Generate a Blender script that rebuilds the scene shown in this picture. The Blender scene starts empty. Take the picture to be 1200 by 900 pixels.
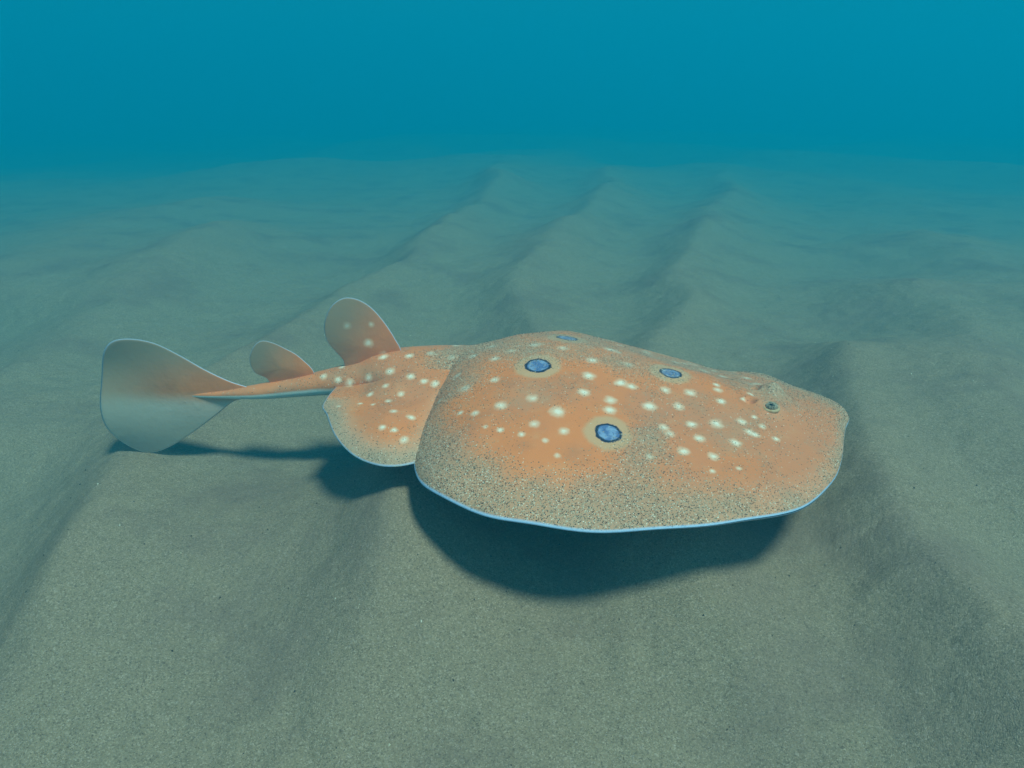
import bpy, math, random
import numpy as np
from mathutils import Vector
from mathutils.bvhtree import BVHTree

# ------------------------------------------------------------------ camera
F, CX, CY = 820.0, 600.0, 450.0          # focal length and centre in photo pixels (1200 x 900)
H = 0.24                                  # lens height over the mean sand level
P = math.atan(325.0 / F)                  # downward tilt
scene = bpy.context.scene
col = scene.collection
cam_d = bpy.data.cameras.new('camera')
cam_d.sensor_fit = 'HORIZONTAL'; cam_d.sensor_width = 36.0
cam_d.lens = 36.0 * F / 1200.0
cam_d.clip_start = 0.01; cam_d.clip_end = 200.0
cam = bpy.data.objects.new('camera', cam_d); col.objects.link(cam)
cam.location = (0, 0, H); cam.rotation_euler = (math.pi / 2 - P, 0, 0)
scene.camera = cam

# ------------------------------------------------------------------ light
SUN_EL, SUN_AZ = math.radians(65), math.radians(138)     # azimuth clockwise from +Y (view direction)
world = bpy.data.worlds.new('World'); scene.world = world
world.use_nodes = True
wn = world.node_tree.nodes; wl = world.node_tree.links
wn.clear()
sky = wn.new('ShaderNodeTexSky'); sky.sky_type = 'NISHITA'; sky.sun_disc = False
sky.sun_elevation = SUN_EL; sky.sun_rotation = SUN_AZ
bg = wn.new('ShaderNodeBackground'); bg.inputs['Strength'].default_value = 0.05
wo = wn.new('ShaderNodeOutputWorld')
wl.new(sky.outputs[0], bg.inputs[0]); wl.new(bg.outputs[0], wo.inputs[0])
sun_d = bpy.data.lights.new('sun', 'SUN'); sun_d.energy = 5.0; sun_d.angle = math.radians(10)
sun_d.color = (1.0, 0.79, 0.69)
sun = bpy.data.objects.new('sun', sun_d); col.objects.link(sun)
sun_dir = Vector((math.cos(SUN_EL) * math.sin(SUN_AZ), math.cos(SUN_EL) * math.cos(SUN_AZ), math.sin(SUN_EL)))
sun.rotation_euler = sun_dir.to_track_quat('Z', 'Y').to_euler()
vs = scene.view_settings
vs.view_transform = 'Standard'; vs.look = 'None'; vs.gamma = 1.0; vs.use_curve_mapping = False
vs.exposure = 0.30
try:
    scene.cycles.volume_bounces = 2
    scene.cycles.max_bounces = 8
except Exception:
    pass

# ------------------------------------------------------------------ helpers
def pix_dir(u, v):
    x = (u - CX) / F; y = -(v - CY) / F
    return np.array([x, math.cos(P) + y * math.sin(P), -math.sin(P) + y * math.cos(P)])
def at_z(u, v, z):                        # point of height z seen at a pixel
    d = pix_dir(u, v); return np.array([0, 0, H]) + d * ((z - H) / d[2])
def at_y(u, v, y):                        # point at forward distance y seen at a pixel
    d = pix_dir(u, v); return np.array([0, 0, H]) + d * (y / d[1])
def catmull(pts, n, closed=False):
    """smooth curve through points, n samples evenly spaced along its length"""
    p = np.asarray(pts, float)
    if closed: q = np.vstack([p[-1:], p, p[:2]])
    else: q = np.vstack([2 * p[0] - p[1], p, 2 * p[-1] - p[-2]])
    out = []
    for i in range(1, len(q) - 2):
        a, b, c, d = q[i - 1], q[i], q[i + 1], q[i + 2]
        for t in np.linspace(0, 1, 24, endpoint=False):
            out.append(.5 * (2 * b + (c - a) * t + (2 * a - 5 * b + 4 * c - d) * t * t + (3 * b - a - 3 * c + d) * t ** 3))
    out.append(q[-2]); out = np.array(out)
    s = np.r_[0, np.cumsum(np.linalg.norm(np.diff(out, axis=0), axis=1))]
    t = np.linspace(0, s[-1], n, endpoint=not closed)
    return np.stack([np.interp(t, s, out[:, k]) for k in range(out.shape[1])], 1)
def mesh_obj(name, verts, faces, mat, parent=None, smooth=True):
    me = bpy.data.meshes.new(name)
    me.from_pydata(np.asarray(verts, float).tolist() if not isinstance(verts, list) else verts, [], faces)
    me.update()
    if smooth: me.polygons.foreach_set('use_smooth', [True] * len(me.polygons))
    o = bpy.data.objects.new(name, me); col.objects.link(o)
    if mat: me.materials.append(mat)
    if parent: o.parent = parent
    return o
def attr(o, name, vals):
    a = o.data.attributes.new(name, 'FLOAT', 'POINT')
    a.data.foreach_set('value', np.asarray(vals, np.float32))
def sm(a, b, x):
    t = np.clip((x - a) / (b - a), 0, 1); return t * t * (3 - 2 * t)
_rs = np.random.RandomState(5)
_tab = _rs.rand(64, 64)
def vnoise(x, y):                         # smooth value noise on a repeating 64 lattice
    xi = np.floor(x).astype(int); yi = np.floor(y).astype(int)
    fx = x - xi; fy = y - yi
    fx = fx * fx * (3 - 2 * fx); fy = fy * fy * (3 - 2 * fy)
    g = lambda i, j: _tab[i % 64, j % 64]
    return (g(xi, yi) * (1 - fx) + g(xi + 1, yi) * fx) * (1 - fy) + (g(xi, yi + 1) * (1 - fx) + g(xi + 1, yi + 1) * fx) * fy - .5

class NT:                                 # small node-tree builder
    def __init__(s, name):
        s.m = bpy.data.materials.new(name); s.m.use_nodes = True
        s.t = s.m.node_tree; s.t.nodes.clear()
        s.out = s.t.nodes.new('ShaderNodeOutputMaterial')
    def n(s, kind, **kw):
        nd = s.t.nodes.new(kind)
        for k, v in kw.items(): setattr(nd, k, v)
        return nd
    def l(s, a, b): s.t.links.new(a, b)
    def setin(s, sock, v):
        if hasattr(v, 'links') or isinstance(v, bpy.types.NodeSocket): s.l(v, sock)
        else: sock.default_value = v
    def math(s, op, a, b=0.0, c=None, clamp=False):
        nd = s.n('ShaderNodeMath', operation=op, use_clamp=clamp)
        s.setin(nd.inputs[0], a); s.setin(nd.inputs[1], b)
        if c is not None: s.setin(nd.inputs[2], c)
        return nd.outputs[0]
    def ramp(s, x, a, b, lo=0.0, hi=1.0):
        nd = s.n('ShaderNodeMapRange', interpolation_type='SMOOTHSTEP', clamp=True)
        for i, v in enumerate((x, a, b, lo, hi)): s.setin(nd.inputs[i], v)
        return nd.outputs[0]
    def mix(s, f, a, b, blend='MIX'):
        nd = s.n('ShaderNodeMix', data_type='RGBA', blend_type=blend)
        s.setin(nd.inputs[0], f)
        for i, v in ((6, a), (7, b)):
            s.setin(nd.inputs[i], (*v, 1.0) if isinstance(v, tuple) else v)
        return nd.outputs[2]
    def attr(s, name): return s.n('ShaderNodeAttribute', attribute_name=name).outputs['Fac']
    def noise(s, scale, detail=3.0, rough=.5, co=None):
        nd = s.n('ShaderNodeTexNoise'); nd.inputs['Scale'].default_value = scale
        nd.inputs['Detail'].default_value = detail; nd.inputs['Roughness'].default_value = rough
        if co is not None: s.l(co, nd.inputs['Vector'])
        return nd.outputs['Fac']
    def voro(s, scale, co=None):
        nd = s.n('ShaderNodeTexVoronoi'); nd.inputs['Scale'].default_value = scale
        if co is not None: s.l(co, nd.inputs['Vector'])
        return nd
    def colramp(s, x, stops):
        nd = s.n('ShaderNodeValToRGB'); nd.color_ramp.interpolation = 'LINEAR'
        e = nd.color_ramp.elements
        while len(e) < len(stops): e.new(.5)
        for k, (p, c) in enumerate(stops): e[k].position = p; e[k].color = (*c, 1)
        s.l(x, nd.inputs[0]); return nd.outputs[0]

# ------------------------------------------------------------------ materials
def mat_sand():
    k = NT('seabed_sand'); co = k.n('ShaderNodeTexCoord').outputs['Object']
    g1 = k.voro(1900, co); g2 = k.voro(900, co)
    sep = k.n('ShaderNodeSeparateColor'); k.l(g1.outputs['Color'], sep.inputs[0])
    sep2 = k.n('ShaderNodeSeparateColor'); k.l(g2.outputs['Color'], sep2.inputs[0])
    grain = k.colramp(sep.outputs[0], [(0, (.10, .085, .06)), (.16, (.20, .17, .12)), (.5, (.275, .235, .16)),
                                       (.85, (.32, .27, .185)), (1, (.48, .42, .32))])
    big = k.colramp(sep2.outputs[1], [(0, (.13, .11, .085)), (.12, (.245, .21, .145)), (.9, (.29, .25, .17)), (1, (.43, .38, .31))])
    c = k.mix(.35, grain, big)
    n1 = k.noise(9, 4, .6, co); n2 = k.noise(38, 3, .6, co)
    streak = k.ramp(n1, .46, .70)
    c = k.mix(k.math('MULTIPLY', streak, .45), c, (.17, .135, .115))      # purplish heavy-mineral sand
    c = k.mix(k.ramp(n2, .5, .8, 0, .25), c, (.34, .29, .19))
    c = k.mix(1.0, c, (1.14, .98, 1.0), 'MULTIPLY')
    b = k.n('ShaderNodeBsdfPrincipled'); k.l(c, b.inputs['Base Color'])
    b.inputs['Roughness'].default_value = .95; b.inputs['Specular IOR Level'].default_value = .12
    hgt = k.math('ADD', k.math('MULTIPLY', g1.outputs['Distance'], -.5), k.math('MULTIPLY', k.noise(130, 4, .65, co), 2.2))
    bp = k.n('ShaderNodeBump'); bp.inputs['Strength'].default_value = .55; bp.inputs['Distance'].default_value = .0016
    k.l(hgt, bp.inputs['Height']); k.l(bp.outputs[0], b.inputs['Normal'])
    k.l(b.outputs[0], k.out.inputs[0]); return k.m

def mat_skin(name='ray_skin', fin=False):
    """spots, eye-spots and dust read from distance fields stored on the mesh"""
    k = NT(name); geo = k.n('ShaderNodeTexCoord'); co = geo.outputs['Object']
    spot, oc, dust, rim, belly = [k.attr(a) for a in ('spot', 'ocellus', 'dust', 'rim', 'belly')]
    nf = k.noise(260, 3, .6, co); nm = k.noise(42, 4, .6, co); nb = k.noise(14, 3, .5, co)
    c = k.mix(k.ramp(nb, .35, .68), (.88, .25, .088), (.75, .245, .115))
    c = k.mix(k.ramp(nm, .45, .75, 0, .35), c, (.40, .185, .115))
    np_ = k.noise(75, 5, .7, co)
    c = k.mix(k.ramp(np_, .5, .8, 0, .30), c, (.84, .42, .22))
    c = k.mix(k.ramp(k.noise(24, 4, .65, co), .52, .72, 0, .38), c, (.47, .30, .20))
    pale = k.attr('pale')
    c = k.mix(k.math('MULTIPLY', pale, .8), c, (.66, .48, .34))
    # halo round each eye-spot
    ocn = k.math('ADD', oc, k.math('MULTIPLY', k.math('SUBTRACT', nf, .5), .34))
    ocn = k.math('ADD', ocn, k.math('MULTIPLY', k.math('SUBTRACT', k.noise(90, 2, .5, co), .5), .22))
    c = k.mix(k.ramp(k.math('ADD', ocn, k.math('MULTIPLY', k.math('SUBTRACT', nm, .5), .9)), 1.6, 2.15, .85, 0), c, (.70, .385, .215))
    # white spots with soft brighter middles
    spn = k.math('ADD', spot, k.math('MULTIPLY', k.math('SUBTRACT', nf, .5), .75))
    spn = k.math('ADD', spn, k.math('MULTIPLY', k.math('SUBTRACT', k.noise(120, 3, .6, co), .5), .9))
    c = k.mix(k.ramp(spn, .5, 1.25, .72, 0), c, (.90, .60, .42))
    c = k.mix(k.ramp(spn, .1, .65, .9, 0), c, (.98, .80, .65))
    # eye-spot: dark ring, slate blue middle
    ring = k.ramp(k.math('ABSOLUTE', k.math('SUBTRACT', ocn, .95)), .05, .17, .95, 0)
    c = k.mix(k.ramp(ocn, .98, 1.08, 1, 0), c, k.mix(k.ramp(nf, .4, .65), (.11, .17, .36), (.27, .36, .55)))
    c = k.mix(ring, c, (.018, .02, .045))
    # clinging sand grains
    g = k.voro(1700, co); sep = k.n('ShaderNodeSeparateColor'); k.l(g.outputs['Color'], sep.inputs[0])
    thr = k.math('ADD', dust, k.math('MULTIPLY', k.math('SUBTRACT', nm, .5), .8))
    thr = k.math('ADD', thr, k.math('MULTIPLY', k.math('SUBTRACT', k.noise(20, 4, .6, co), .5), .9))
    film = k.ramp(thr, .38, 1.05, 0, .52)
    film = k.math('MULTIPLY', film, k.ramp(ocn, .9, 1.3, .3, 1))
    c = k.mix(film, c, (.47, .31, .205))
    on = k.math('LESS_THAN', sep.outputs[0], k.math('MULTIPLY', thr, .55))
    inside = k.math('LESS_THAN', g.outputs['Distance'], .52)
    gm = k.math('MULTIPLY', on, inside)
    gc = k.colramp(sep.outputs[1], [(0, (.03, .028, .025)), (.26, (.09, .075, .06)), (.40, (.38, .27, .18)),
                                    (.80, (.48, .37, .26)), (.92, (.76, .64, .50)), (1, (.92, .83, .70))])
    c = k.mix(gm, c, gc)
    c = k.mix(rim, c, (.46, .62, .86))  # pale edge skin, with caught light and blue lens fringing painted into the colour
    c = k.mix(belly, c, (.74, .72, .66))
    b = k.n('ShaderNodeBsdfPrincipled'); k.l(c, b.inputs['Base Color'])
    b.inputs['Roughness'].default_value = .58; b.inputs['Specular IOR Level'].default_value = .25
    hgt = k.math('ADD', k.math('MULTIPLY', gm, .6), k.math('MULTIPLY', nf, .5))
    hgt = k.math('ADD', hgt, k.math('MULTIPLY', nm, 1.4))
    bp = k.n('ShaderNodeBump'); bp.inputs['Strength'].default_value = .5; bp.inputs['Distance'].default_value = .0009
    k.l(hgt, bp.inputs['Height']); k.l(bp.outputs[0], b.inputs['Normal'])
    if fin:
        thin = k.attr('thin')
        tl = k.n('ShaderNodeBsdfTranslucent'); k.l(k.mix(.5, c, (.60, .62, .55)), tl.inputs[0])
        tp = k.n('ShaderNodeBsdfTransparent'); tp.inputs[0].default_value = (.82, .86, .84, 1)
        m1 = k.n('ShaderNodeMixShader'); k.l(k.math('MULTIPLY', thin, .35), m1.inputs[0]); k.l(b.outputs[0], m1.inputs[1]); k.l(tl.outputs[0], m1.inputs[2])
        m2 = k.n('ShaderNodeMixShader'); k.l(k.math('MULTIPLY', k.math('SUBTRACT', 1.0, rim), k.math('MULTIPLY', thin, .42)), m2.inputs[0])
        k.l(m1.outputs[0], m2.inputs[1]); k.l(tp.outputs[0], m2.inputs[2])
        k.l(m2.outputs[0], k.out.inputs[0])
    else:
        k.l(b.outputs[0], k.out.inputs[0])
    return k.m

def mat_simple(name, c1, c2, scale, rough=.5, spec=.3):
    k = NT(name); co = k.n('ShaderNodeTexCoord').outputs['Object']
    n = k.noise(scale, 3, .6, co)
    b = k.n('ShaderNodeBsdfPrincipled'); k.l(k.mix(k.ramp(n, .35, .65), c1, c2), b.inputs['Base Color'])
    b.inputs['Roughness'].default_value = rough; b.inputs['Specular IOR Level'].default_value = spec
    k.l(b.outputs[0], k.out.inputs[0]); return k.m

def mat_grains():
    k = NT('loose_grains'); r = k.n('ShaderNodeNewGeometry').outputs['Random Per Island']
    c = k.colramp(r, [(0, (.03, .028, .025)), (.36, (.06, .055, .05)), (.46, (.32, .24, .16)), (.82, (.48, .38, .27)), (.94, (.76, .66, .52)), (1, (.92, .84, .72))])
    b = k.n('ShaderNodeBsdfPrincipled'); k.l(c, b.inputs['Base Color']); b.inputs['Roughness'].default_value = .6
    k.l(b.outputs[0], k.out.inputs[0]); return k.m

M_SAND, M_SKIN, M_FIN, M_GRAIN = mat_sand(), mat_skin(), mat_skin('fin_skin', True), mat_grains()

# ------------------------------------------------------------------ seabed
# crest lines of the sand ripples, as seen in the photo, laid on the sand; (pixels, height, steep width, gentle width)
CRESTS = [
    ([(-160, 980), (0, 745), (60, 655), (100, 598), (132, 540), (180, 480), (260, 428), (325, 388), (390, 346), (440, 320), (510, 290), (550, 258), (568, 232), (590, 205), (600, 183)], .048, .042, .13),
    ([(330, 960), (375, 860), (410, 770), (432, 690), (448, 625), (465, 560), (510, 490), (580, 440), (640, 400), (632, 350), (625, 316), (680, 275), (702, 236), (722, 207), (730, 186)], .046, .040, .12),
    ([(1080, 960), (1000, 872), (930, 785), (860, 705), (800, 645), (765, 570), (755, 490), (785, 405), (828, 350), (806, 318), (838, 275), (842, 232), (856, 205), (852, 186)], .044, .042, .11),
    ([(1400, 900), (1200, 735), (1120, 655), (1065, 592), (1028, 535), (1012, 470), (1002, 418), (960, 388), (905, 360)], .056, .052, .13),
    ([(1400, 640), (1200, 505), (1150, 428), (1108, 358), (1058, 320), (1000, 300), (950, 288)], .050, .075, .15),
    ([(1400, 430), (1200, 322), (1150, 288), (1090, 264), (1020, 250), (960, 245)], .042, .085, .22),
    ([(-150, 520), (0, 422), (60, 382), (130, 342), (205, 297), (260, 262), (300, 235)], .040, .065, .16),
    ([(-150, 350), (0, 298), (110, 256), (240, 226), (330, 210)], .036, .10, .25),
]
lines = []
for px, A, w1, w2 in CRESTS:
    lines.append((catmull([at_z(u, v, .02)[:2] for u, v in px], 90), A, w1, w2))

MOUNDS = [(at_z(455, 585, .02)[:2], .016, .075), (at_z(800, 640, .02)[:2], .014, .05)]
def sand_h(x, y):
    h = np.zeros_like(x)
    rr = sm(.5, 1.4, np.hypot(x, y))
    wx = x + .012 * vnoise(x * 9 + 3, y * 9 + 7) * 2 + .09 * rr * vnoise(x * 2.7 + 13, y * 2.3 + 5); wy = y + .012 * vnoise(x * 9 + 31, y * 9 + 17) * 2 + .12 * rr * vnoise(x * 2.3 + 22, y * 2.9 + 9)
    for L, A, w1_, w2 in lines:
        best = np.full(x.shape, 1e9); sgn = np.ones_like(x); tt = np.zeros_like(x)
        n = len(L) - 1
        for i in range(n):
            a, d = L[i], L[i + 1] - L[i]; dd = d @ d
            t = np.clip(((wx - a[0]) * d[0] + (wy - a[1]) * d[1]) / dd, 0, 1)
            ex = wx - a[0] - t * d[0]; ey = wy - a[1] - t * d[1]
            r = ex * ex + ey * ey
            m = r < best
            best = np.where(m, r, best); sgn = np.where(m, np.sign(ex * d[1] - ey * d[0]), sgn); tt = np.where(m, (i + t) / n, tt)
        d = np.sqrt(best)
        e = sm(0, .06, tt) * (1 - sm(.66, 1, tt))
        rt = sgn > 0
        grow = sm(.45, 1.6, np.hypot(x, y)); w1 = w1_ * (1 + 1.0 * grow)
        soft = .005
        dr = np.sqrt(d * d + soft * soft) - soft
        prof = np.where(rt, np.exp(-(dr / w2) ** 1.2), np.exp(-(dr / w1) ** 1.45))
        h += A * (1 + .35 * grow) * (1 + .5 * vnoise(x * 3 + 40, y * 3 + 11) * sm(.4, .9, np.hypot(x, y))) * prof * e
    r = np.hypot(x, y)
    h += .012 * vnoise(x * 4.2, y * 2.6) * 2 * .6 + .0035 * vnoise(x * 21 + 9, y * 17 + 4) * 2 + .0010 * vnoise(x * 90, y * 80) * 2
    for (mx, my), ma, mr in MOUNDS: h += ma * np.exp(-((x - mx) ** 2 + (y - my) ** 2) / mr ** 2)
    far = sm(1.5, 4, r)
    h = h + far * (.05 * vnoise(x * 1.1 + 5, y * .9 + 2) * 2 + .025 * vnoise(x * 3.1 + 8, y * 1.4) * 2)
    return h - .036 - .045 * sm(.9, 4, np.abs(x + .1))

def build_sand():
    ang = np.concatenate([np.linspace(-180, -56, 90, endpoint=False), np.linspace(-56, 56, 760, endpoint=False), np.linspace(56, 180, 90, endpoint=False)])
    ang = np.radians(ang)
    rad = np.concatenate([[.02, .06, .1], np.linspace(.13, 1.2, 420, endpoint=False), np.geomspace(1.2, 8, 200, endpoint=False), np.geomspace(8, 60, 22)])
    R, A = np.meshgrid(rad, ang, indexing='ij')
    X, Y = R * np.sin(A), R * np.cos(A)
    Z = sand_h(X.ravel(), Y.ravel()).reshape(X.shape)
    Z *= 1 - sm(10, 20, R)
    nr, na = X.shape
    V = np.stack([X, Y, Z], -1).reshape(-1, 3)
    i, j = np.meshgrid(np.arange(nr - 1), np.arange(na), indexing='ij'); j2 = (j + 1) % na
    f = np.stack([i * na + j, (i + 1) * na + j, (i + 1) * na + j2, i * na + j2], -1).reshape(-1, 4)
    me = bpy.data.meshes.new('sand'); cidx = len(V)
    V = np.vstack([V, [[0, 0, Z[0].mean()]]])
    tri = np.stack([np.full(na, cidx), np.arange(na), (np.arange(na) + 1) % na], -1)
    me.vertices.add(len(V)); me.vertices.foreach_set('co', V.ravel())
    nl = f.size + tri.size
    me.loops.add(nl); me.loops.foreach_set('vertex_index', np.concatenate([f.ravel(), tri.ravel()[::1]]))
    me.polygons.add(len(f) + len(tri))
    me.polygons.foreach_set('loop_start', np.concatenate([np.arange(len(f)) * 4, f.size + np.arange(len(tri)) * 3]))
    me.polygons.foreach_set('loop_total', np.concatenate([np.full(len(f), 4), np.full(len(tri), 3)]))
    me.update(calc_edges=True); me.validate()
    me.polygons.foreach_set('use_smooth', np.ones(len(me.polygons), bool))
    me.materials.append(M_SAND)
    o = bpy.data.objects.new('sand', me); col.objects.link(o)
    o['kind'] = 'structure'; o['label'] = 'rippled grey-tan sandy seabed'
    if me.polygons[0].normal.z < 0: me.flip_normals()
    return o
sand = build_sand()

# ------------------------------------------------------------------ water haze round everything
def build_haze():
    x, y0, y1, z0, z1 = 65, -65, 65, -1.3, 1.1
    v = [(-x, y0, z0), (x, y0, z0), (x, y1, z0), (-x, y1, z0), (-x, y0, z1), (x, y0, z1), (x, y1, z1), (-x, y1, z1)]
    f = [(3, 2, 1, 0), (4, 5, 6, 7), (0, 1, 5, 4), (1, 2, 6, 5), (2, 3, 7, 6), (3, 0, 4, 7)]
    k = NT('sea_water_haze'); pv = k.n('ShaderNodeVolumePrincipled')
    pv.inputs['Color'].default_value = (.002, .25, .40, 1); pv.inputs['Density'].default_value = .80
    pv.inputs['Absorption Color'].default_value = (0, .477, .642, 1)    # red dies first in sea water
    pv.inputs['Anisotropy'].default_value = .2
    k.l(pv.outputs[0], k.out.inputs['Volume'])
    o = mesh_obj('haze', v, f, k.m, smooth=False)
    o['kind'] = 'stuff'; o['label'] = 'blue-green murky sea water fading the far sand'
    return o
haze = build_haze()

# ------------------------------------------------------------------ electric ray
ZM = .055                                  # height of the disc margin over the sand
YAW = math.radians(-20)
FX = np.array([math.cos(YAW), math.sin(YAW), 0]); FY = np.array([-math.sin(YAW), math.cos(YAW), 0]); FZ = np.array([0, 0, 1.])
ORG = np.array([.08, .40, ZM]) + .014 * FY
def loc(p): q = np.asarray(p) - ORG; return np.array([q @ FX, q @ FY, q @ FZ])
def to_world(L): L = np.asarray(L); return ORG + L[..., :1] * FX + L[..., 1:2] * FY + L[..., 2:3] * FZ

root = bpy.data.objects.new('electric_ray', None); col.objects.link(root)
root.empty_display_size = .05
root.location = ORG; root.rotation_euler = (0, 0, YAW)
root['label'] = 'orange-brown electric ray with white spots and blue eye-spots gliding over sand'
root['category'] = 'ray'

# half outlines of the disc (snout to where the tail begins), near side y < 0
NEAR = [(.1195, .006), (.116, -.026), (.110, -.053), (.098, -.080), (.082, -.100), (.063, -.114), (.041, -.126), (.019, -.136), (0, -.142), (-.024, -.147),
        (-.045, -.149), (-.064, -.145), (-.085, -.136), (-.099, -.124), (-.112, -.104), (-.120, -.085), (-.128, -.058), (-.131, -.040), (-.136, -.031)]
FAR = [(.1195, .006), (.1215, .022), (.1245, .039), (.1205, .057), (.108, .071), (.092, .083), (.074, .095), (.050, .112), (.022, .129), (-.005, .140), (-.035, .147),
       (-.062, .144), (-.085, .136), (-.099, .124), (-.112, .104), (-.120, .085), (-.128, .058), (-.131, .040), (-.136, .031)]
# tail axis: photo pixels and distance
TAIL_PX = [(455, 434, .460), (420, 442, .459), (385, 448, .457), (340, 454, .453), (300, 459, .449), (262, 461.5, .446), (225, 462, .444), (190, 461, .443)]
tail_axis = catmull([(-.100, .004, .012), (-.122, .003, .011)] + [loc(at_y(*t)) for t in TAIL_PX], 150)
tax_s = np.linspace(0, 1, 150)
NS, NT_, NQ = 300, 150, 120
K_ = [0, .1, .22, .36, .5, .65, .8, 1]
W_ = [.031, .030, .0255, .0165, .0105, .0076, .0040, .0006]; HU_ = [.0185, .017, .0145, .0110, .0082, .0058, .0028, .0006]
def side(outline):
    m = catmull(outline, NS)
    # spine point that each rib runs to
    sx = np.interp(np.linspace(0, 1, NS), [0, .12, .3, .5, .7, .85, 1], [.098, .090, .062, .005, -.060, -.095, -.118])
    sp = np.stack([sx, np.full(NS, .004), np.zeros(NS)], 1)
    return m, sp
ZS_X = [.125, .11, .098, .085, .065, .04, .0, -.03, -.06, -.09, -.118, -.135]
ZS_Z = [.003, .007, .0105, .0150, .0200, .025, .0315, .0360, .0385, .0360, .030, .026]

def body_mesh():
    V, Fc, tags = [], [], []
    grid = {}
    for si, (outline, sg) in enumerate(((NEAR, -1), (FAR, 1))):
        m, sp = side(outline)
        q = 1 - (1 - np.linspace(0, 1, NQ)) ** 1.3
        S = np.linspace(0, 1, NS)
        zsp = np.interp(sp[:, 0], ZS_X[::-1], ZS_Z[::-1])
        # disc
        Q, I = np.meshgrid(q, np.arange(NS))
        X = sp[I, 0] * (1 - Q) + m[I, 0] * Q; Y = sp[I, 1] * (1 - Q) + m[I, 1] * Q
        wav = .0010 * np.sin(S * 21 + .6) + .0005 * np.sin(S * 47)
        droop = (.0008 * np.sin(np.pi * S) + wav * sm(.05, .2, S) * (1 - sm(.85, 1, S)))[I] * Q ** 4
        if sg > 0: droop = droop - (.011 * sm(.08, .03, m[:, 0]) * sm(-.10, -.03, m[:, 0]))[I] * Q ** 1.2
        rearb = sm(.90, 1, S)[I]
        wide = np.interp(sp[:, 0], [-.10, -.03, .03, .08], [.88, .76, .52, .55])[I]
        dome = wide * (1 - Q ** 2.5) + (1 - wide) * np.exp(-(Q / .40) ** 2) * (1 - Q ** 2)
        organ = .0035 * np.exp(-((X - .02) / .055) ** 2 - ((np.abs(Y - .004) - .075) / .028) ** 2)
        tailp = np.sqrt(np.maximum(1 - Q ** 2, 0))
        prof = dome * (1 - rearb * .6) + tailp * rearb * .6
        top = zsp[I] * prof + organ + droop
        lip = .0016 * np.sqrt(np.clip((1 - Q) / .03, 0, 1))
        top = top + lip
        # sunken furrow where the disc meets the tail
        bot = -(.0015 + .012 * (1 - Q ** 2)) * np.sqrt(np.clip((1 - Q) / .02, 0, 1)) + droop
        # tail
        t = tax_s; k0 = np.linspace(0.12, 1, NT_)
        ax = np.stack([np.interp(k0, t, tail_axis[:, c]) for c in range(3)], 1)
        tan = np.gradient(ax, axis=0); tan /= np.linalg.norm(tan, axis=1)[:, None]
        nrm = np.stack([-tan[:, 1], tan[:, 0], 0 * tan[:, 0]], 1); nrm /= np.linalg.norm(nrm, axis=1)[:, None]
        nrm *= -1 if (nrm[0, 1] < 0) else 1
        kk = np.linspace(0, 1, NT_)
        wid = np.interp(kk, K_, W_)
        hup = np.interp(kk, K_, HU_)
        hdn = np.interp(kk, [0, .1, .22, .36, .5, .65, .8, 1], [.016, .014, .012, .0095, .0075, .0058, .0032, .0008])
        Qt, It = np.meshgrid(q, np.arange(NT_))
        tp = np.sqrt(np.maximum(1 - Qt ** 2, 0))
        XT = ax[It, 0] + sg * nrm[It, 0] * wid[It] * Qt; YT = ax[It, 1] + sg * nrm[It, 1] * wid[It] * Qt
        ztop = ax[It, 2] + hup[It] * tp; zbot = ax[It, 2] - hdn[It] * tp ** .8
        # blend of the first tail stations into the last disc rib
        XX = np.vstack([X, XT]); YY = np.vstack([Y, YT]); ZT = np.vstack([top, ztop]); ZB = np.vstack([bot, zbot])
        rr = np.vstack([Q, 0 * Qt]); ll = np.vstack([0 * Q, np.broadcast_to(kk[:, None], Qt.shape) + 1e-3])
        for Z, isb in ((ZT, 0), (ZB, 1)):
            base = len(V) and sum(len(v) for v in V)
            n1, n2 = XX.shape
            V.append(np.stack([XX, YY, Z], -1).reshape(-1, 3))
            tags.append(np.stack([rr.ravel(), np.full(rr.size, isb), ll.ravel(), np.tile(Q[0], n1)], 1))
            i, j = np.meshgrid(np.arange(n1 - 1), np.arange(n2 - 1), indexing='ij')
            f = np.stack([base + i * n2 + j, base + (i + 1) * n2 + j, base + (i + 1) * n2 + j + 1, base + i * n2 + j + 1], -1).reshape(-1, 4)
            if (sg < 0) == (isb == 0): f = f[:, ::-1]
            Fc.append(f)
    return np.vstack(V), np.vstack(Fc), np.vstack(tags)

BV, BF, BT = body_mesh()

# brow bumps and spiracle hollows on the head
def top_at(px, verts_obj_bvh, cam_o=np.array([0, 0, H])):
    d = pix_dir(*px); d = d / np.linalg.norm(d)
    hit = verts_obj_bvh.ray_cast(Vector(cam_o), Vector(d))
    return hit
def bvh_of(V, Fc): return BVHTree.FromPolygons([Vector(v) for v in to_world(V)], [tuple(int(a) for a in f) for f in Fc])
body_bvh = bvh_of(BV, BF)
EYES = []
h = top_at((903, 481), body_bvh)[0]
e_near = loc(np.array(h)); e_far = np.array([.0775, .0205, .017])
topm = BT[:, 1] == 0
for e, bh in ((e_near, .0058), (e_far, .0078)):
    d = np.hypot(BV[:, 0] - e[0], BV[:, 1] - e[1])
    BV[topm, 2] += (bh * np.exp(-(d / .0075) ** 2))[topm]
    s = np.array([e[0] - .012, e[1] * .86])
    ds = np.hypot((BV[:, 0] - s[0]), BV[:, 1] - s[1])
    BV[topm, 2] += (-.0024 * np.exp(-(ds / .0028) ** 2) + .0010 * np.exp(-((ds - .0045) / .0018) ** 2))[topm]
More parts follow.
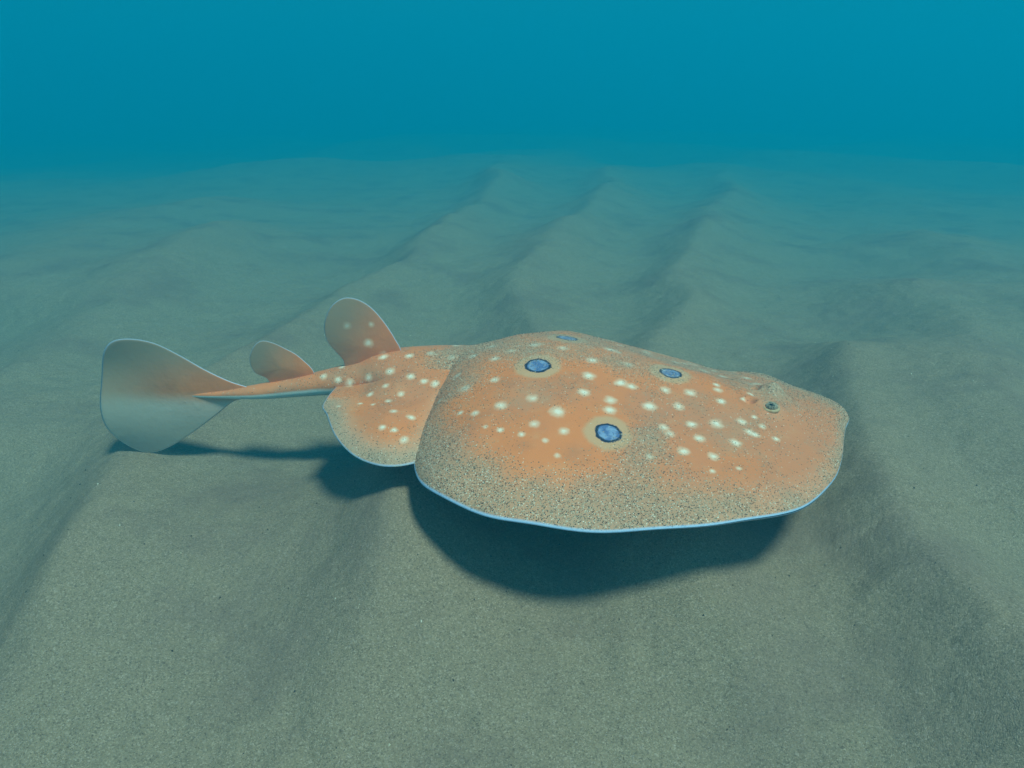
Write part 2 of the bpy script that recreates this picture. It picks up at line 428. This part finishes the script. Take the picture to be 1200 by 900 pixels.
# shallow folds on the neck and gill region
fold = .0007 * np.sin(BV[:, 0] * 330 + 40 * BV[:, 1] + 2 * np.sin(BV[:, 1] * 60)) * np.exp(-((BV[:, 0] - .065) / .03) ** 2 - ((BV[:, 1] - .01) / .035) ** 2)
BV[topm, 2] += fold[topm]

# fins: closed outline (photo pixels) put on a plane, as a lens-shaped sheet
def fin_sheet(outline, centre, thick, edge, n=150, rings=36, bulge=None):
    o = catmull(outline, n, closed=True); c = np.asarray(centre, float)
    nrm = np.zeros(3)
    for i in range(n):
        nrm += np.cross(o[i] - c, o[(i + 1) % n] - c)
    nrm /= np.linalg.norm(nrm)
    rho = np.linspace(0, 1, rings + 1)[1:] ** .85
    pts = [c[None]] + [c + (o - c) * r for r in rho]
    V = np.vstack(pts); rr = np.r_[0, np.repeat(rho, n)]
    if bulge is not None: V = V + bulge(V)
    half = (edge + (thick - edge) * (1 - rr ** 1.6)) * np.sqrt(np.clip((1 - rr) / .02, 0, 1))
    f = []
    for j in range(n):
        f.append((0, 1 + j, 1 + (j + 1) % n))
    for r in range(rings - 1):
        a = 1 + r * n; b = a + n
        for j in range(n):
            j2 = (j + 1) % n
            f.append((a + j, b + j, b + j2, a + j2))
    A = V + nrm * half[:, None]; B = V - nrm * half[:, None]
    m = len(V)
    fb = [tuple(m + i for i in reversed(g)) for g in f]
    return np.vstack([A, B]), f + fb, np.r_[rr, rr], np.r_[np.zeros(m), np.ones(m)], nrm

def L_y(px, y): return [loc(at_y(u, v, y)) for u, v in px]
CAUD = [(300, 457), (270, 447), (240, 433), (210, 416), (180, 402), (152, 397), (131, 400), (118, 412), (113, 430), (115, 452), (121, 475), (132, 500), (146, 517),
        (160, 527), (176, 531), (200, 523), (230, 504), (255, 485), (275, 470), (300, 465)]
DOR1 = [(470, 415), (462, 396), (446, 374), (430, 359), (413, 351), (398, 351), (385, 361), (379, 380), (382, 398), (393, 412), (402, 422), (410, 440), (455, 436)]
DOR2 = [(368, 437), (350, 418), (332, 408), (318, 402), (305, 400), (296, 407), (292, 422), (298, 436), (312, 443), (322, 452), (352, 449)]
fins = []
def tail_y(u): return np.interp(u, [t[0] for t in TAIL_PX][::-1], [t[2] for t in TAIL_PX][::-1])
def dors(px): return [loc(at_y(u, v, tail_y(u) + (0.0))) for u, v in px]
def lean(k, z0):
    return lambda V: np.stack([0 * V[:, 0], k * np.maximum(V[:, 2] - z0, 0) ** 2, 0 * V[:, 0]], 1)
def build_fins():
    z0 = loc(at_y(*TAIL_PX[4]))[2]
    cb = lambda V: np.stack([0 * V[:, 0], .006 * np.sin((V[:, 2] - z0) * 75) * sm(-.30, -.38, V[:, 0]), 0 * V[:, 0]], 1)
    fins.append(('caudal_fin', fin_sheet(dors(CAUD), loc(at_y(215, 461, .444)), .0030, .0005, bulge=cb)))
    fins.append(('dorsal_fin', fin_sheet(dors(DOR1), loc(at_y(425, 405, tail_y(425))), .0028, .0005, bulge=lean(1.5, .02))))
    fins.append(('dorsal_fin', fin_sheet(dors(DOR2), loc(at_y(330, 430, tail_y(330))), .0024, .0005, bulge=lean(1.5, .01))))
    PELV = [(379, 473), (383, 487), (392, 510), (409, 530), (430, 542), (456, 547), (486, 543), (515, 530)]
    pts = [loc(at_z(u, v, .055 + .010 * np.clip((545 - v) / 90., 0, 1))) for u, v in PELV]
    pts += [np.array([-.112, -.030, .010]), np.array([-.118, .000, .010])]
    for kx in (30, 45, 60, 72): pts.append(tail_axis[kx] + np.array([0, .002, -.002]))
    c = loc(at_z(452, 493, .0655))
    def rise(V):                           # the fin's root climbs on to the flank of the tail
        d2 = ((V[:, None, :2] - tail_axis[None, ::3, :2]) ** 2).sum(-1); kx = d2.argmin(1); d = np.sqrt(d2[np.arange(len(V)), kx])
        kk = np.clip((tax_s[::3][kx] - .12) / .88, 0, 1); w = np.interp(kk, K_, W_); hu = np.interp(kk, K_, HU_)
        dn = d / w
        zt = tail_axis[::3, 2][kx] + hu * np.sqrt(1 - np.minimum(dn, .86) ** 2) - .0045 * (1 - sm(.55, .92, dn))
        front = sm(-.180, -.150, V[:, 0])
        return np.stack([0 * d, 0 * d, (zt - V[:, 2]) * (1 - sm(.024, .056, d)) * (.15 + .85 * front)], 1)
    near = fin_sheet(pts, c, .0030, .0006, n=200, rings=60, bulge=rise)
    fins.append(('pelvic_fin', near))
    # the far pelvic fin mirrors the near one about the tail
    V, f, rr, bb, nr = near
    V2 = V.copy(); 
    ya = np.interp(V2[:, 0], tail_axis[::-1, 0], tail_axis[::-1, 1]); off = V2[:, 1] - ya
    V2[:, 1] = ya - off; V2[:, 2] -= .6 * np.maximum(-off - .016, 0)
    fins.append(('pelvic_fin', (V2, [tuple(reversed(g)) for g in f], rr, bb, nr)))
build_fins()

# spots and eye-spots: photo pixel, half width in pixels; found on the surface they lie on
SPOTS = [(580,445,7),(587,475,9),(624,467,8),(654,482,11),(684,460,8),(690,440,9),(715,469,9),(715,480,9),(626,497,7),(661,505,7),(611,509,5),(586,504,5),(569,500,4),
 (557,484,6),(639,516,5),(653,534,5),(728,449,9),(740,453,8),(694,422,8),(736,427,7),(576,406,8),(599,411,7),(580,420,7),(626,404,9),(659,408,8),(717,410,10),(555,417,6),(529,419,6),
 (535,441,7),(545,455,8),(539,484,5),(497,447,5),(510,450,6),(515,470,6),(481,441,6),(482,489,6),(470,462,5),(474,515,6),(480,417,6),(505,414,6),(535,403,6),
 (761,476,9),(761,535,6),(795,476,8),(809,460,8),(780,457,7),(845,470,6),(871,468,4),(842,457,6),(840,451,5),(822,433,5),(802,426,6),(778,501,8),(785,508,7),(810,497,8),(839,496,9),
 (820,514,8),(801,529,8),(836,535,7),(862,519,8),(869,494,7),(878,506,7),(885,509,6),(884,489,4),(894,500,5),(909,514,5),(866,549,4),(835,552,4),(880,450,5),(880,462,5),(725,413,6),
 (397,476,4),(422,473,4),(437,474,4),(455,470,5),(434,462,5),(470,462,5),(461,482,6),(448,501,5),(462,504,5),(452,452,5),(457,435,6),(432,443,6),(410,449,6),(396,445,5),(379,441,5),
 (401,430,5),(449,418,7)]
DSPOTS = [(407,382,5),(435,380,4),(432,402,6),(449,417,6)]
OCELLI = [(630,428,14.5),(665,396,12.5),(786,437,12.5),(713,507,15)]
sheets = {'body': (BV, BF)}
bv2 = bvh_of(BV, BF)
pel_bvh = bvh_of(fins[3][1][0], fins[3][1][1])
dor_bvh = bvh_of(fins[1][1][0], fins[1][1][1])
def find(px, trees):
    best = None
    for t in trees:
        for dv in (0, 2, 4, 7, 10):
            hh = top_at((px[0], px[1] + dv), t)
            if hh[0] is not None:
                if best is None or hh[3] < best[1]: best = (loc(np.array(hh[0])), hh[3])
                break
    return best
spots, ocelli, dspots = [], [], []
for s in SPOTS:
    b = find(s, (bv2, pel_bvh))
    if b: spots.append((*b[0], s[2] * b[1] / F * 1.0))
for s in DSPOTS:
    b = find(s, (dor_bvh,))
    if b: dspots.append((*b[0], s[2] * b[1] / F))
for s in OCELLI:
    b = find(s, (bv2,))
    if b: ocelli.append((*b[0], s[2] * b[1] / F))
# the flank turned away carries the same pattern
def mirror(lst, ymin):
    out = []
    for x, y, z, r in lst:
        if y < ymin:
            x2, y2 = x + .003 * math.sin(x * 900), .008 - y + .002 * math.sin(x * 700)
            dd = np.hypot(BV[:, 0] - x2, BV[:, 1] - y2) + 9 * BT[:, 1]      # nearest point of the upper skin
            out.append((x2, y2, BV[dd.argmin(), 2], r))
    return out
spots += [s for s in mirror([q for q in spots if q[0] > -.12], -.035)]
ocelli += mirror([o for o in ocelli if o[1] < -.05], -.05)

CLEAR = [((600, 465), .030, .9), ((660, 485), .032, .9), ((710, 470), .022, .7), ((640, 520), .028, .5), ((560, 500), .02, .3), ((690, 455), .02, .6), ((850, 480), .026, .6), ((830, 520), .032, .55), ((900, 540), .030, .45), ((880, 510), .026, .45), ((800, 470), .02, .5), ((930, 500), .026, .25)]
DUSTY = [((762, 515), .016, .55), ((750, 435), .022, .45), ((640, 410), .03, .35), ((545, 450), .020, .5), ((520, 510), .03, .35), ((835, 490), .009, .45), ((880, 455), .02, .2), ((560, 408), .02, .4), ((600, 402), .02, .4), ((690, 402), .02, .35), ((520, 430), .016, .4), ((700, 590), .04, .25), ((560, 570), .03, .3)]
cl = [(find(p, (bv2,)), r, a) for p, r, a in CLEAR]; du = [(find(p, (bv2,)), r, a) for p, r, a in DUSTY]

def fields(V, sp, oc):
    s = np.full(len(V), 9.0)
    for x, y, z, r in sp:
        s = np.minimum(s, np.sqrt((V[:, 0] - x) ** 2 + (V[:, 1] - y) ** 2 + ((V[:, 2] - z)) ** 2) / r)
    o = np.full(len(V), 9.0)
    for x, y, z, r in oc:
        # eye-spots lie in the skin: measured in plan, wider across the far slope
        o = np.minimum(o, np.sqrt((V[:, 0] - x) ** 2 + (V[:, 1] - y) ** 2) / r)
    return s, o
bs, bo = fields(BV, spots, ocelli)
dust = .52 + .45 * sm(.62, .97, BT[:, 0]) + .25 * sm(0, .04, BV[:, 1])
dust *= 1 - .55 * sm(-.125, -.16, BV[:, 0])
for b, r, a in cl:
    if b: dust -= a * np.exp(-((BV[:, 0] - b[0][0]) ** 2 + (BV[:, 1] - b[0][1]) ** 2) / r ** 2)
for b, r, a in du:
    if b: dust += a * np.exp(-((BV[:, 0] - b[0][0]) ** 2 + (BV[:, 1] - b[0][1]) ** 2) / r ** 2)
dust = np.clip(dust, .10, 1.15)
lt = BT[:, 2]
dust = np.where(lt > 0, dust * (1 - .8 * sm(.25, .55, lt)), dust)
brow = np.zeros(len(BV))
for e in (e_near, e_far): brow += .75 * np.exp(-((BV[:, 0] - e[0]) ** 2 + (BV[:, 1] - e[1]) ** 2) / .0055 ** 2)
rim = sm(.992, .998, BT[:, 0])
belly = np.where(BT[:, 1] == 1, sm(.996, .985, BT[:, 0]), 0.0)
# pale underside shows along the lower flank of the thin tail
hs = np.sqrt(np.maximum(1 - BT[:, 3] ** 2, 0)) * np.where(BT[:, 1] == 1, -1, 1)
lim = np.interp(lt, [0, .22, .36, .5, 1], [-.75, -.6, -.15, .05, .0])
belly = np.where(lt > 0, sm(.10, -.16, hs - lim), belly)
body = mesh_obj('body', BV, [tuple(int(a) for a in f) for f in BF], M_SKIN, root)
for nme, v in (('spot', bs), ('ocellus', bo), ('dust', dust), ('rim', rim), ('belly', belly), ('pale', .35 * sm(.7, 1, BT[:, 0]) + brow)): attr(body, nme, v)
import bmesh
bm = bmesh.new(); bm.from_mesh(body.data)
bmesh.ops.remove_doubles(bm, verts=bm.verts, dist=.00002)
bmesh.ops.recalc_face_normals(bm, faces=bm.faces)
bm.to_mesh(body.data); bm.free()

for i, (nm, (V, f, rr, bb, nr)) in enumerate(fins):
    o = mesh_obj(nm, V, f, M_FIN, root)
    s, oc = fields(V, spots if nm == 'pelvic_fin' else dspots, [])
    if nm == 'pelvic_fin':
        dax = np.sqrt(((V[:, None, :2] - tail_axis[None, ::3, :2]) ** 2).sum(-1).min(1))
        ro = rr * sm(.02, .05, dax)
        dd = .22 + .5 * sm(.5, .9, ro); thin = .25 * sm(.5, 1, ro); pale = .9 * sm(.35, .95, ro); be = bb
        be = np.where(bb == 1, 1.0, 0.0)
    elif nm == 'caudal_fin':
        c = np.array(loc(at_y(255, 461, .444)))
        d = np.hypot((V[:, 0] - c[0]) * .55, (V[:, 2] - c[2]) * 1.25)
        low = sm(.004, -.010, V[:, 2] - c[2])
        thin = np.clip(sm(.008, .05, d) * .95, 0, 1); dd = np.full(len(V), -.3); pale = np.clip(sm(.008, .045, d) + .5 * low, 0, 1); be = .55 * low * sm(.002, .012, d)
    else:
        base = 0.020 if i == 1 else .010
        top_z = V[:, 2].max(); zf = np.clip((V[:, 2] - base) / (top_z - base), 0, 1)
        xf = np.clip((V[:, 0].max() - V[:, 0]) / np.ptp(V[:, 0]), 0, 1)
        thin = sm(.3, 1.0, xf * .75 + zf * .45); dd = np.full(len(V), -.25); pale = sm(.25, 1, xf * .7 + zf * .4); be = np.zeros(len(V))
    for nme, v in (('spot', s), ('ocellus', oc), ('dust', dd), ('rim', sm(.978, .992, rr)), ('belly', be), ('pale', pale), ('thin', thin)): attr(o, nme, v)
    bm = bmesh.new(); bm.from_mesh(o.data)
    bmesh.ops.remove_doubles(bm, verts=bm.verts, dist=.00002)
    bmesh.ops.recalc_face_normals(bm, faces=bm.faces); bm.to_mesh(o.data); bm.free()

# eyes: a ball, a slit pupil and a lid ring
M_EYE = mat_simple('eye_ball', (.13, .11, .08), (.50, .42, .31), 1300, .25, .5)
M_PUP = mat_simple('pupil_black', (.01, .01, .012), (.02, .02, .02), 300, .1, .5)
M_LID = mat_simple('lid_skin', (.50, .26, .12), (.58, .40, .24), 400, .55)
def lathe(prof, n=28, sx=1., sy=1.):
    V, f = [], []
    for r, z in prof:
        for j in range(n):
            a = 2 * math.pi * j / n; V.append((r * math.cos(a) * sx, r * math.sin(a) * sy, z))
    for i in range(len(prof) - 1):
        for j in range(n):
            f.append((i * n + j, i * n + (j + 1) % n, (i + 1) * n + (j + 1) % n, (i + 1) * n + j))
    f.append(tuple(range(len(prof) * n - n, len(prof) * n)))
    return V, f
bv3 = BVHTree.FromPolygons([v.co for v in body.data.vertices], [tuple(p.vertices) for p in body.data.polygons])
def on_top(x, y):
    h = bv3.ray_cast(Vector((x, y, .2)), Vector((0, 0, -1))); return h[0]
for e, sg in ((e_near, -1), (e_far, 1)):
    p = on_top(e[0], e[1] + sg * (.0026 if sg < 0 else .0046))
    q = Vector((.10, sg * .62, .78)).to_track_quat('Z', 'Y')
    V, f = lathe([(.0032 * math.cos(t), .0032 * math.sin(t)) for t in np.linspace(-.6, 1.45, 12)], sx=1.2, sy=.9)
    ey = mesh_obj('eye', V, f, M_EYE, root); ey.location = p + Vector((0, 0, -.0012 if sg < 0 else -.0022)); ey.rotation_mode = 'QUATERNION'; ey.rotation_quaternion = q
    V, f = lathe([(.00335 * math.cos(t), .00335 * math.sin(t)) for t in np.linspace(1.25, 1.52, 5)], sx=1.5, sy=.7)
    mesh_obj('pupil', V, f, M_PUP, ey)
    lo = q.inverted() @ Vector((.1, sg, -.9)); a0 = math.atan2(lo.y, lo.x)     # the lid is fleshy below, thin above
    V, f, n1, n2 = [], [], 40, 10
    for i in range(n1):
        a = 2 * math.pi * i / n1; tr = .0002 + .0011 * max(0, math.cos(a - a0)) ** .8
        for j in range(n2):
            t = 2 * math.pi * j / n2; r = .0036 + tr * math.cos(t)
            V.append((r * math.cos(a) * 1.22, r * math.sin(a) * .95, .0006 + tr * math.sin(t)))
            f.append((i * n2 + j, (i + 1) % n1 * n2 + j, (i + 1) % n1 * n2 + (j + 1) % n2, i * n2 + (j + 1) % n2))
    f.append(())
    mesh_obj('eyelid', V, f[:-1], M_LID, ey)

# ------------------------------------------------------------------ loose sand grains
def grains(name, pts, sizes, parent, seed):
    rs = np.random.RandomState(seed); n = len(pts)
    base = np.array([(1, 0, -.4), (-.5, .87, -.4), (-.5, -.87, -.4), (0, 0, 1.)])
    a = rs.rand(n) * 6.28; ca, sa = np.cos(a), np.sin(a)
    B = base[None] * (.7 + .6 * rs.rand(n, 4, 1)) * sizes[:, None, None]
    X = B[..., 0] * ca[:, None] - B[..., 1] * sa[:, None]; Y = B[..., 0] * sa[:, None] + B[..., 1] * ca[:, None]
    V = (np.stack([X, Y, B[..., 2]], -1) + pts[:, None]).reshape(-1, 3)
    k = np.arange(n)[:, None] * 4
    f = np.concatenate([k + np.array(t) for t in ((0, 2, 1), (0, 1, 3), (1, 2, 3), (2, 0, 3))])
    return mesh_obj(name, V, f.tolist(), M_GRAIN, parent, False)
rs = np.random.RandomState(11)
me = body.data
nv = len(me.vertices); cov = np.empty(nv * 3); me.vertices.foreach_get('co', cov); cov = cov.reshape(-1, 3)
dv = np.empty(nv, np.float32); me.attributes['dust'].data.foreach_get('value', dv)
bvv = np.empty(nv, np.float32); me.attributes['belly'].data.foreach_get('value', bvv)
ov = np.empty(nv, np.float32); me.attributes['ocellus'].data.foreach_get('value', ov)
rv = np.empty(nv, np.float32); me.attributes['rim'].data.foreach_get('value', rv)
cand = np.where((bvv < .3) & (rv < .01))[0]
pr = np.clip(dv[cand], 0, 1) ** 2.2 * np.where(ov[cand] < 1.7, .15, 1); # ribs crowd at the snout: weight by cell size
w = np.abs(cov[cand, 1]) * .7 + .02; pr = pr * w; pr /= pr.sum()
pick = rs.choice(cand, 16000, p=pr)
pts = cov[pick] + np.c_[rs.normal(0, .0004, (len(pick), 2)), np.full(len(pick), .0001)]
g = grains('sand_grains', pts, rs.uniform(.00012, .00034, len(pts)), root, 3)
g['kind'] = 'stuff'

# coarse grains and shell crumbs lying on the sand in front
n = 900
th = rs.uniform(-.75, .75, n); rd = rs.uniform(.16, 1.1, n)
gx, gy = rd * np.sin(th), rd * np.cos(th)
cg = grains('shell_crumbs', np.stack([gx, gy, sand_h(gx, gy)], 1), rs.uniform(.0003, .0009, n) , None, 8)
cg['kind'] = 'stuff'; cg['label'] = 'scattered coarse grains and shell crumbs on the sand'
